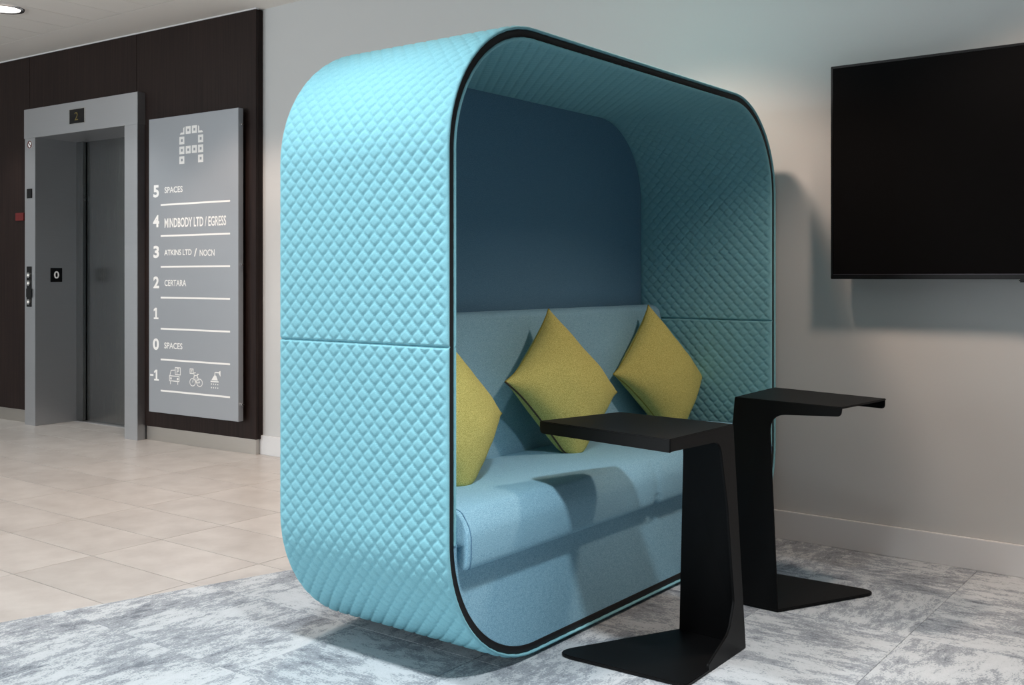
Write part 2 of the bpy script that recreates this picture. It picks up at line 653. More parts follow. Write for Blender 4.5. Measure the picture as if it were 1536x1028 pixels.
TD, TWD = 0.588, 0.3005         # porcelain tile pitch along d and along w
D0, W0 = 3.602, 1.903
cache = {}
G = 0.0016
for i in range(-4, 9):
    for j in range(-3, 10):
        w0 = W0 + TWD * i; d0 = D0 + TD * j
        w1 = w0 + TWD; d1 = d0 + TD
        full = [(d0 + G, w0 + G), (d1 - G, w0 + G), (d1 - G, w1 - G), (d0 + G, w1 - G)]
        p = clip_poly(full, False)
        if len(p) < 3 or area2(p) < 1e-3 or w0 > 4.3:
            continue
        whole = abs(area2(p) - area2(full)) < 1e-6
        tile_obj('floor_tile', p, -0.006, 0.0, 0.0005, M['ceramic'], cache, 'full' if whole else None)
cc = {}
CT = 0.4475
for i in range(-4, 8):
    for j in range(-6, 8):
        w0 = 2.229 + CT * (i - 3); d0 = 0.895 + CT * j
        w1 = w0 + CT; d1 = d0 + CT
        if w0 > 4.0 or w1 < 0.2 or d1 < -1.2:
            continue
        g = 0.0004
        full = [(d0 + g, w0 + g), (d1 - g, w0 + g), (d1 - g, w1 - g), (d0 + g, w1 - g)]
        p = clip_poly(full, True)
        if len(p) < 3 or area2(p) < 1e-3:
            continue
        whole = abs(area2(p) - area2(full)) < 1e-6
        rot = PI / 2 if (d0 > 1.3 and w0 < 2.6) != ((i * 7 + j * 3) % 5 == 0) else 0.0
        tile_obj('carpet_tile', p, -0.006, 0.001, 0.0012, M['carpet'], cc, ('full', rot) if whole else None, rot)

# ------------------------------------------------------------------ lift entrance
ev = empty('elevator', WL @ Matrix.Translation((-1.68, 0, 0)), 'brushed steel lift entrance with closed doors in the dark wood wall', 'elevator')
OX = 1.68
def ebox(name, x0, x1, y0, y1, z0, z1, mat, parent=None, bevel=0.0015):
    return box(name, x0 + OX, x1 + OX, y0, y1, z0, z1, mat, parent or ev, bevel)
jl = ebox('door_jamb', -2.33, -2.20, -0.055, 0.34, 0, 2.02, M['steel'])
jr = ebox('door_jamb', -1.18, -1.045, -0.055, 0.34, 0, 2.02, M['steel'])
hd = ebox('door_header', -2.335, -1.04, -0.058, 0.30, 2.02, 2.225, M['steel'])
ebox('door_panel', -2.205, -2.118, 0.262, 0.29, 0.006, 2.03, M['steel_door'])
dp = ebox('door_panel', -2.110, -1.30, 0.29, 0.31, 0.006, 2.03, M['steel_door'])
ebox('door_post', -1.35, -1.17, 0.255, 0.30, 0.0, 2.03, M['steel_door'])
ebox('shaft_back', -2.25, -1.10, 0.315, 0.33, 0.0, 2.05, M['dark_void'])
ebox('door_sill', -2.2, -1.18, 0.245, 0.33, -0.004, 0.004, M['steel'], bevel=0)
# header display
ds = ebox('floor_display', -1.785, -1.600, -0.062, -0.05, 2.073, 2.178, M['chrome'])
ebox('display_screen', -1.775, -1.610, -0.0632, -0.0605, 2.078, 2.173, M['black_gloss'], ds, 0)
text_mesh('digit', '2', -1.715 + OX, -1.675 + OX, 2.098, 2.152, -0.0640, M['digit'], ds)
# call panel on the left jamb
cp = ebox('call_panel', -2.300, -2.243, -0.060, -0.052, 0.833, 1.117, M['black_gloss'])
def disc(name, x, z, y0, y1, r, mat, parent, seg=20):
    vs = []; fs = []
    for yy in (y1, y0):
        for k in range(seg):
            a = 2 * PI * k / seg
            vs.append((x + r * math.cos(a), yy, z + r * math.sin(a)))
    for k in range(seg):
        fs.append((k, (k + 1) % seg, seg + (k + 1) % seg, seg + k))
    fs.append(tuple(range(seg, 2 * seg))[::-1]); fs.append(tuple(range(seg)))
    return mesh_obj(name, vs, fs, mat, parent)
for zz in (1.056, 1.000, 0.868):
    disc('button', -2.271 + OX, zz, -0.066, -0.058, 0.019, M['chrome'], cp)
    disc('button_centre', -2.271 + OX, zz, -0.067, -0.0655, 0.008, M['button_light'], cp)
ebox('card_reader', -2.300, -2.234, -0.064, -0.058, 0.899, 0.962, M['black_gloss'], cp)
ebox('sensor_plate', -2.298, -2.236, -0.060, -0.052, 1.598, 1.664, M['black_gloss'])
# prohibition sticker
st = disc('sticker', -2.264 + OX, 1.975, -0.0565, -0.054, 0.028, M['white'], ev)
ring = [(-2.264 + OX + .024 * math.cos(2 * PI * k / 20), -0.0572, 1.975 + .024 * math.sin(2 * PI * k / 20)) for k in range(20)]
tube('red_ring', ring, 0.0035, M['red'], st, True, 5)
tube('red_bar', [(-2.264 + OX - .016, -0.0572, 1.991), (-2.264 + OX + .016, -0.0572, 1.959)], 0.003, M['red'], st, False, 5)
# floor number plate on the inner side of the left jamb
pl_ = ebox('number_plate', -2.202, -2.197, 0.060, 0.150, 1.008, 1.108, M['black_gloss'])
t0 = text_mesh('numeral', '0', 0, 0.040, 1.032, 1.084, 0, M['white'], pl_, 0.02)
me = t0.data
for v in me.vertices:
    v.co = Vector((-2.1962 + OX, 0.085 + v.co.x, v.co.z))

# little red sign on the wood beyond the lift
rs = box('red_sign', -2.525, -2.42, -0.012, -0.0005, 1.448, 1.504, M['red'], None, 0.001)
rs.matrix_world = WL
rs['label'] = 'small red sign on the dark wood left of the lift'
rs['category'] = 'sign'

# ------------------------------------------------------------------ directory sign
sg = empty('directory_sign', WL @ Matrix.Translation((-0.50, 0, 0)), 'tall silver floor directory sign on the dark wood wall', 'sign')
SX = 0.50
box('sign_plate', -0.920 + SX, -0.085 + SX, -0.060, -0.022, 0.196, 2.035, M['sign'], sg, 0.0015)
YT = -0.0608
def one(name, x0, x1, z0, z1, y, parent):
    w_ = x1 - x0; h_ = z1 - z0
    P = [(0, .84), (.34, 1), (.68, 1), (.68, .15), (1, .15), (1, 0), (.02, 0), (.02, .15), (.34, .15), (.34, .78), (0, .66)]
    return mesh_obj(name, [(x0 + a * w_, y, z0 + b * h_) for a, b in P], [tuple(range(len(P)))[::-1]], M['white'], parent)
def sbox(name, x0, x1, z0, z1, parent=sg):
    return mesh_obj(name, [(x0 + SX, YT, z0), (x1 + SX, YT, z0), (x1 + SX, YT, z1), (x0 + SX, YT, z1)], [(0, 1, 2, 3)], M['white'], parent)
for n, x0, x1, z0, z1 in [('5', -.876, -.819, 1.541, 1.619), ('4', -.878, -.817, 1.354, 1.431), ('3', -.875, -.818, 1.162, 1.239),
                          ('2', -.875, -.818, .973, 1.047), ('0', -.880, -.819, .586, .659)]:
    text_mesh('numeral', n, x0 + SX, x1 + SX, z0, z1, YT, M['white'], sg, 0.035)
one('numeral', -.868 + SX, -.820 + SX, .394, .463, YT, sg)
one('numeral', -.872 + SX, -.824 + SX, .779, .851, YT, sg)
sbox('minus_sign', -.908, -.874, .422, .434)
for n, x0, x1, z0, z1 in [('SPACES', -.764, -.590, 1.564, 1.602), ('MINDBODY LTD / EGRESS', -.764, -.191, 1.349, 1.408),
                          ('ATKINS LTD', -.767, -.505, 1.177, 1.213), ('/', -.483, -.455, 1.168, 1.218), ('NOCN', -.430, -.294, 1.170, 1.209), ('CERTARA', -.764, -.556, .987, 1.026), ('SPACES', -.767, -.592, .599, .637)]:
    text_mesh('lettering', n, x0 + SX, x1 + SX, z0, z1, YT, M['white'], sg, 0.018)
for zz in (1.4925, 1.299, 1.107, .9145, .721, .529, .335):
    sbox('rule_line', -.802, -.156, zz - .0055, zz + .0055)
# logo of little square rings
lg = None
bm = bmesh.new()
def q(bm, pts):
    bm.faces.new([bm.verts.new((x + SX, YT, z)) for x, z in pts])
def ringsq(bm, cx, cz, hw, hh, t):
    q(bm, [(cx - hw, cz - hh), (cx + hw, cz - hh), (cx + hw, cz - hh + t), (cx - hw, cz - hh + t)])
    q(bm, [(cx - hw, cz + hh - t), (cx + hw, cz + hh - t), (cx + hw, cz + hh), (cx - hw, cz + hh)])
    q(bm, [(cx - hw, cz - hh + t), (cx - hw + t, cz - hh + t), (cx - hw + t, cz + hh - t), (cx - hw, cz + hh - t)])
    q(bm, [(cx + hw - t, cz - hh + t), (cx + hw, cz - hh + t), (cx + hw, cz + hh - t), (cx + hw - t, cz + hh - t)])
cols = [-.597, -.537, -.479, -.421]; rows = [1.940, 1.880, 1.820, 1.760]
for c in (1, 2): ringsq(bm, cols[c], rows[0], .024, .0235, .0155)
for c in (0, 3): ringsq(bm, cols[c], rows[1], .024, .0235, .0155)
for c in range(4): ringsq(bm, cols[c], rows[2], .024, .0235, .0155)
for c in (0, 3): ringsq(bm, cols[c], rows[3], .024, .0235, .0155)
c0, r0 = cols[0], rows[0]
q(bm, [(c0 - .020, r0 - .0235), (c0 + .024, r0 - .0235), (c0 + .024, r0 - .011), (c0 - .010, r0 - .011)])
q(bm, [(c0 + .013, r0 - .011), (c0 + .024, r0 - .011), (c0 + .024, r0 + .022), (c0 + .013, r0 + .014)])
c0 = cols[3]
q(bm, [(c0 - .024, r0 - .0235), (c0 + .022, r0 - .0235), (c0 + .012, r0 - .011), (c0 - .024, r0 - .011)])
q(bm, [(c0 - .024, r0 - .011), (c0 - .013, r0 - .011), (c0 - .013, r0 + .014), (c0 - .024, r0 + .022)])
lgo = bm_obj('logo', bm, M['white'], sg)
# pictograms as fine raised strokes
def strokes(name, lines, discs=(), polys=(), wd=0.0028):
    bm = bmesh.new()
    for ln in lines:
        for a, b in zip(ln[:-1], ln[1:]):
            va = Vector((a[0], 0, a[1])); vb = Vector((b[0], 0, b[1]))
            t = vb - va
            if t.length < 1e-6: continue
            t.normalize()
            nn = Vector((-t.z, 0, t.x)) * wd; ex = t * wd * .6
            bm.faces.new([bm.verts.new(v + Vector((SX, YT, 0))) for v in (va - nn - ex, vb - nn + ex, vb + nn + ex, va + nn - ex)])
    for (x, z, r) in discs:
        bm.faces.new([bm.verts.new((x + SX + r * math.cos(2 * PI * k / 10), YT, z + r * math.sin(2 * PI * k / 10))) for k in range(10)])
    for p in polys:
        bm.faces.new([bm.verts.new((x + SX, YT, z)) for x, z in p])
    return bm_obj(name, bm, M['white'], sg)
circ = lambda x, z, rx, rz, n=18: [(x + rx * math.cos(2 * PI * k / n), z + rz * math.sin(2 * PI * k / n)) for k in range(n + 1)]
strokes('car_pictogram', [
    [(-.716, .432), (-.623, .432), (-.623, .401), (-.716, .401), (-.716, .432)],
    [(-.712, .434), (-.700, .466), (-.666, .469)],
    [(-.660, .442), (-.611, .442), (-.611, .485), (-.660, .485), (-.660, .442)],
    [(-.643, .450), (-.643, .478), (-.629, .478), (-.626, .471), (-.630, .464), (-.642, .464)],
    [(-.706, .399), (-.706, .382)], [(-.636, .399), (-.636, .382)]],
    discs=[(-.702, .416, .008), (-.637, .416, .008)])
strokes('bicycle_pictogram', [
    circ(-.496, .404, .026, .0225), circ(-.431, .404, .026, .0225),
    [(-.520, .457), (-.490, .457), (-.490, .484), (-.520, .484), (-.520, .457)],
    [(-.507, .464), (-.507, .478), (-.500, .474), (-.507, .470)],
    [(-.496, .404), (-.481, .446), (-.452, .446), (-.431, .404), (-.462, .402), (-.481, .446)], [(-.462, .402), (-.448, .452)],
    [(-.486, .460), (-.480, .446)], [(-.486, .460), (-.468, .463)], [(-.456, .455), (-.438, .455)]])
strokes('shower_pictogram', [
    [(-.328, .419), (-.260, .419)], [(-.292, .452), (-.290, .474), (-.256, .474)]] +
    [[(x, z), (x, z - .004)] for x in (-.322, -.303, -.284, -.265) for z in (.405, .384)],
    polys=[[(-.323, .427), (-.265, .427), (-.280, .456), (-.298, .456)], [(-.256, .468), (-.241, .450), (-.241, .486), (-.256, .480)]], wd=0.0036)
for xx, zz in ((-.085, 1.938), (-.085, 1.116), (-.085, .296), (-.920, 1.938), (-.920, 1.116), (-.920, .296)):
    sgn = 1 if xx > -.5 else -1
    bm = bmesh.new()
    bmesh.ops.create_cone(bm, cap_ends=True, segments=12, radius1=.007, radius2=.007, depth=.018,
                          matrix=Matrix.Translation((xx + SX + sgn * .008, -.040, zz)) @ Matrix.Rotation(PI / 2, 4, 'Y'))
    bm_obj('fixing_bolt', bm, M['chrome'], sg)
for xx in (-.80, -.20):
    for zz in (.35, 1.88):
        bm = bmesh.new()
        bmesh.ops.create_cone(bm, cap_ends=True, segments=12, radius1=.012, radius2=.012, depth=.025,
                              matrix=Matrix.Translation((xx + SX, -.0105, zz)) @ Matrix.Rotation(PI / 2, 4, 'X'))
        bm_obj('standoff', bm, M['chrome'], sg)

# ------------------------------------------------------------------ recessed ceiling downlight (the one in view)
dl = empty('ceiling_downlight', Matrix.Translation(W3(6.06, 3.15, CEIL)), 'round lit downlight recessed in the white plank ceiling', 'light')
def annulus(name, r0, r1, z0, z1, mat, parent, seg=40):
    vs = []; fs = []
    prof = [(r0, z0 + .004), (r0 + .004, z0), (r1 - .004, z0), (r1, z1)]
    for k in range(seg):
        a = 2 * PI * k / seg
        for r, z in prof:
            vs.append((r * math.cos(a), r * math.sin(a), z))
    m_ = len(prof)
    for k in range(seg):
        k2 = (k + 1) % seg
        for i in range(m_ - 1):
            fs.append((k * m_ + i, k2 * m_ + i, k2 * m_ + i + 1, k * m_ + i + 1))
    return mesh_obj(name, vs, fs, mat, parent, True)
annulus('trim_ring', 0.086, 0.110, -0.008, 0.0, M['chrome'], dl)
mesh_obj('lamp_lens', [(0.089 * math.cos(2 * PI * k / 32), 0.089 * math.sin(2 * PI * k / 32), -0.004) for k in range(32)], [tuple(range(32))[::-1]], M['lamp'], dl)

# ------------------------------------------------------------------ television
tv = empty('television', WB @ Matrix.Translation((0.06, 0, 1.44)), 'large black flat television switched off on the wall beside the booth', 'television')
TX0, TX1, TZ0, TZ1 = -0.715, 0.725, -0.404, 0.400
box('housing', TX0 + .004, TX1 - .004, -0.090, -0.055, TZ0 + .003, TZ1 - .003, M['bezel'], tv, 0.004)
bm = bmesh.new()
bw = 0.010
box_bm(bm, TX0, TX1, -0.096, -0.070, TZ1 - bw, TZ1, 0.002)
box_bm(bm, TX0, TX0 + bw, -0.096, -0.070, TZ0, TZ1, 0.002)
box_bm(bm, TX1 - bw, TX1, -0.096, -0.070, TZ0, TZ1, 0.002)
box_bm(bm, TX0, TX1, -0.098, -0.070, TZ0, TZ0 + 0.018, 0.003)
bm_obj('bezel', bm, M['bezel'], tv)
box('screen', TX0 + .009, TX1 - .009, -0.0945, -0.088, TZ0 + .017, TZ1 - .009, M['screen'], tv)
box('trim_line', TX0 + .009, TX1 - .009, -0.0985, -0.094, TZ0 + .0165, TZ0 + .019, plain('grey trim line', srgb(70, 66, 74), 0.3, 0.5), tv)
box('sensor_housing', -0.06, 0.06, -0.097, -0.075, TZ0 - .010, TZ0 + .002, M['bezel'], tv, 0.004)
bm = bmesh.new()
box_bm(bm, -0.25, 0.25, -0.055, -0.012, -0.16, 0.16)
box_bm(bm, -0.30, 0.30, -0.014, -0.0005, -0.20, 0.20)
bm_obj('wall_bracket', bm, M['bezel'], tv)

# ------------------------------------------------------------------ quilted seating booth
PW, PZ0, PZ1, PR = 1.98, 0.020, 1.720, 0.36      # outline of the black edge band
PJ = 0.870                                       # height of the horizontal joint
PDEP = 0.628
p0 = W3(1.675, 1.990); p1 = W3(1.653, 3.970)
ang = math.atan2((p1 - p0).y, (p1 - p0).x)
booth = empty('seating_booth', Matrix.Translation(p0) @ Matrix.Rotation(ang, 4, 'Z'), 'two-seat sofa booth wrapped in quilted aqua fabric with rounded corners', 'booth')

def outline(s, start):
    """points and outward normals along the rounded rectangle; s from the joint, start 'up' or 'down'"""
    s = np.asarray(s, float)
    seg1 = (PZ1 - PR - PJ) if start == 'up' else (PJ - PZ0 - PR)
    arc = PI / 2 * PR
    flat = PW - 2 * PR
    a = np.zeros_like(s); z = np.zeros_like(s); na = np.zeros_like(s); nz = np.zeros_like(s)
    sg_ = 1 if start == 'up' else -1
    zc = (PZ1 - PR) if start == 'up' else (PZ0 + PR)
    m = s < seg1
    a[m] = 0; z[m] = PJ + sg_ * s[m]; na[m] = -1
    m = (s >= seg1) & (s < seg1 + arc)
    t = (s[m] - seg1) / PR
    a[m] = PR - PR * np.cos(t); z[m] = zc + sg_ * PR * np.sin(t); na[m] = -np.cos(t); nz[m] = sg_ * np.sin(t)
    m = (s >= seg1 + arc) & (s < seg1 + arc + flat)
    a[m] = PR + s[m] - seg1 - arc; z[m] = zc + sg_ * PR; nz[m] = sg_
    m = (s >= seg1 + arc + flat) & (s < seg1 + 2 * arc + flat)
    t = (s[m] - seg1 - arc - flat) / PR
    a[m] = PW - PR + PR * np.sin(t); z[m] = zc + sg_ * PR * np.cos(t); na[m] = np.sin(t); nz[m] = sg_ * np.cos(t)
    m = s >= seg1 + 2 * arc + flat
    a[m] = PW; z[m] = zc - sg_ * (s[m] - seg1 - 2 * arc - flat); na[m] = 1
    return a, z, na, nz
LEN = {'up': 2 * (PZ1 - PR - PJ) + PI * PR + PW - 2 * PR, 'down': 2 * (PJ - PZ0 - PR) + PI * PR + PW - 2 * PR}

PB, PS = 0.0440, 0.0455
def quilt(b, s):
    """pillow height 0..1 of the ogee stitch pattern"""
    x = b / PB
    y = s / PS
    ph = y % 1.0
    tri = np.abs(ph * 2 - 1) * 2 - 1
    wv = 0.25 * (0.12 * tri + 0.88 * np.cos(2 * PI * y))
    best = np.full(np.broadcast(x, y).shape, 9.0)
    base = np.floor(x * 2)
    for k in (-1, 0, 1, 2):
        kk = base + k
        sgn = 1 - 2 * (kk % 2)
        xs = kk / 2 + sgn * wv
        best = np.minimum(best, np.abs(x - xs))
    dd = np.clip(best / 0.29, 0, 1)
    return 1 - (1 - dd) ** 2.3

def shell(name, start, base_off, sign, b0, b1, thick, amp, smin=0.0, smax=None, per=11):
    """an upholstered layer: base_off = offset of its inner face from the band outline, sign=+1 bulges outwards"""
    smax = LEN[start] if smax is None else smax
    ns = int((smax - smin) / PS * per)
    s = np.linspace(smin, smax, ns)
    nb = int((b1 - b0) / PB * per)
    bcore = np.linspace(b0 + .008, b1 - .008, nb)
    # cross-section with rolled front and back edges
    k = np.linspace(0, PI / 2, 5)
    k = np.linspace(-PI / 2, PI / 2, 8)
    bfront = b0 + .008 - .008 * np.cos(k); ofront = thick * (.5 + .5 * np.sin(k))
    ball = np.concatenate([bfront[:-1], bcore, (b1 - (bfront - b0))[::-1][1:]])
    oall = np.concatenate([ofront[:-1], np.full(nb, thick), ofront[::-1][1:]])
    fade = np.clip(np.minimum(ball - b0, b1 - ball) / 0.018, 0, 1)
    Bm, Sm = np.meshgrid(ball, s)
    h = quilt(Bm - b0, Sm)
    endf = np.ones(ns)
    ed = np.minimum(s - smin, smax - s)
    endf = np.clip(ed / 0.006, 0, 1)
    endf = np.sqrt(1 - (1 - endf) ** 2)
    off = (oall[None, :] * (0.25 + 0.75 * endf[:, None])) + amp * (h * fade[None, :] - fade[None, :] * 0.35) * endf[:, None]
    a, z, na, nz = outline(s, start)
    o = base_off + sign * off
    V = np.stack([a[:, None] + na[:, None] * o, Bm, z[:, None] + nz[:, None] * o], -1)
    flip = (sign > 0) == (start == 'up')
    return grid_obj(name, V, M['quilt'], booth, flip)

OUT_T, BAND, IN_T = 0.009, 0.019, 0.010
shell('outer_quilt', 'up', 0.0, 1, -0.003, PDEP, OUT_T, 0.0050)
shell('outer_quilt', 'down', 0.0, 1, -0.003, PDEP, OUT_T, 0.0050)
shell('inner_quilt', 'up', -BAND, -1, 0.0, PDEP - .03, IN_T, 0.0045)
LL = PJ - 0.372
shell('inner_quilt', 'down', -BAND, -1, 0.0, PDEP - .03, IN_T, 0.0045, 0.0, LL)
shell('inner_quilt', 'down', -BAND, -1, 0.0, PDEP - .03, IN_T, 0.0045, LEN['down'] - LL, LEN['down'])

# black edge band: a full ring from front to back
ring_a = []
sU = np.concatenate([np.linspace(0, LEN['up'], 160)]); sD = np.linspace(0, LEN['down'], 160)[1:-1][::-1]
aU, zU, naU, nzU = outline(sU, 'up'); aD, zD, naD, nzD = outline(sD, 'down')
ra = np.concatenate([aU, aD]); rz = np.concatenate([zU, zD]); rna = np.concatenate([naU, naD]); rnz = np.concatenate([nzU, nzD])
def ringpts(off, b):
    return np.stack([ra + rna * off, np.full_like(ra, b), rz + rnz * off], -1)
V = np.stack([ringpts(0.0, PDEP), ringpts(0.0, 0.0035), ringpts(-.001, .0025), ringpts(-BAND + .001, .0025), ringpts(-BAND, .0035), ringpts(-BAND, PDEP), ringpts(0.0, PDEP)], 1)
grid_obj('edge_band', V, M['black_band'], booth, True, True)

def fill_outline(name, off, b0, b1, mat, zmax=None, smooth=False):
    P = [(x + nx * off, z + nz_ * off) for x, z, nx, nz_ in zip(ra, rz, rna, rnz)]
    if zmax is not None:
        low = [p for p in P if p[1] < zmax]
        # order: follow the lower outline from left to right
        lo = [(x + nx * off, z + nz_ * off) for x, z, nx, nz_ in zip(*outline(np.linspace(PJ - zmax, LEN['down'] - (PJ - zmax), 120), 'down'))]
        P = lo
    return prism(name, [(x, b0, z) for x, z in P], [(x, b1, z) for x, z in P], mat, booth)
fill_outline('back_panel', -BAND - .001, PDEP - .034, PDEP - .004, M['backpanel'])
fill_outline('seat_base', -BAND - .0008, 0.0045, PDEP - .04, M['seat'], zmax=0.374)
# backrest with a soft top edge
def catmull(pts, n=8, closed=False):
    out = []
    m_ = len(pts)
    rng = range(m_ if closed else m_ - 1)
    for i in rng:
        g = lambda k: np.array(pts[k % m_] if closed else pts[min(max(k, 0), m_ - 1)], float)
        p_, q_, r_, t_ = g(i - 1), g(i), g(i + 1), g(i + 2)
        for k in range(n):
            u = k / n
            out.append(0.5 * ((2 * q_) + (-p_ + r_) * u + (2 * p_ - 5 * q_ + 4 * r_ - t_) * u ** 2 + (-p_ + 3 * q_ - 3 * r_ + t_) * u ** 3))
    if not closed:
        out.append(np.array(pts[-1], float))
    return np.array(out)

def extrude_profile(name, prof, a0, a1, na_, mat, deform=None, endround=0.012):
    prof = np.asarray(prof)
    c = prof.mean(0)
    aa = np.concatenate([a0 + endround * (1 - np.cos(np.linspace(0, PI / 2, 5)[:-1])), np.linspace(a0 + endround, a1 - endround, na_), a1 - endround * (1 - np.cos(np.linspace(PI / 2, 0, 5)[1:]))])
    V = []
    for a in aa:
        e = min(a - a0, a1 - a)
        k = 1.0
        if e < endround:
            k = math.sqrt(max(0, 1 - (1 - e / endround) ** 2))
        # pull the section in by up to endround at the very ends
        d_ = prof - c
        ln = np.maximum(np.linalg.norm(d_, axis=1, keepdims=True), 1e-6)
        pr = prof - d_ / ln * (endround * (1 - k) * 0.6)
        row = np.stack([np.full(len(pr), a), pr[:, 0], pr[:, 1]], -1)
        if deform is not None:
            row = deform(row)
        V.append(row)
    V = np.array(V)
    n, m_ = V.shape[:2]
    faces = []
    for i in range(n - 1):
        for j in range(m_):
            j2 = (j + 1) % m_
            faces.append((i * m_ + j, (i + 1) * m_ + j, (i + 1) * m_ + j2, i * m_ + j2))
    faces.append(tuple(range(m_)))
    faces.append(tuple((n - 1) * m_ + j for j in range(m_))[::-1])
    bm = bmesh.new()
    vs = [bm.verts.new(v) for v in V.reshape(-1, 3)]
    for f in faces:
        bm.faces.new([vs[i] for i in f])
    return bm_obj(name, bm, mat, booth, True)

IA0, IA1 = BAND + IN_T + .003, PW - BAND - IN_T - .003
back_prof = [(0.44, 0.36), (0.425, 0.46), (0.447, 0.60), (0.475, 0.76), (0.497, 0.885), (0.508, 0.912), (0.530, 0.924), (0.565, 0.926), (0.578, 0.92), (0.578, 0.36)]
bp = np.vstack([catmull(back_prof[:9], 6), [back_prof[9]]])
def tuft(row):
    d2 = (row[:, 0] - 0.56) ** 2 + (row[:, 2] - 0.845) ** 2
    row = row.copy()
    m_ = row[:, 1] < 0.56
    row[:, 1] += np.where(m_, 0.010 * np.exp(-d2 / (2 * 0.012 ** 2)), 0)
    return row
extrude_profile('backrest', bp, IA0, IA1, 160, M['seat'], tuft)
seat_prof = [(0.44, 0.37), (0.10, 0.372), (0.012, 0.366), (0.002, 0.350), (-0.006, 0.320), (-0.018, 0.311), (-0.029, 0.322), (-0.033, 0.362), (-0.030, 0.405),
             (-0.012, 0.438), (0.012, 0.456), (0.08, 0.462), (0.22, 0.461), (0.44, 0.452)]
sp = catmull(seat_prof, 6)
def seatdef(row):
    row = row.copy()
    for i in range(len(row)):
        nz_ = noise.noise(Vector((row[i, 0] * 2.3, row[i, 1] * 5, row[i, 2] * 6))) * 0.004
        if row[i, 2] > .37:
            row[i, 2] += nz_
        if row[i, 1] < .03:
            g_ = math.exp(-((row[i, 0] - 0.985) / 0.012) ** 2)
            row[i, 1] += 0.006 * g_
            if row[i, 2] < .34:
                row[i, 2] += 0.010 * g_
    return row
seat = extrude_profile('seat_cushion', sp, IA0, IA1 - .065, 130, M['seat'], seatdef, 0.010)
for aa_ in (IA0 + .012, IA1 - .077):
    pts = [(aa_, p[0], p[1]) for p in sp if p[0] < 0.42 and not (p[1] < .3725 and p[0] > .0)]
    pts = [(x, b - (0.001 if b < 0 else 0), z + (0.0012 if z > .44 else 0)) for x, b, z in pts]
    tube('seam', pts, 0.0016, M['backpanel'], seat)
bm = bmesh.new()
box_bm(bm, 0.40, PW - 0.40, 0.08, PDEP - .06, 0.0, 0.0125)
bm_obj('plinth', bm, M['black_band'], booth)

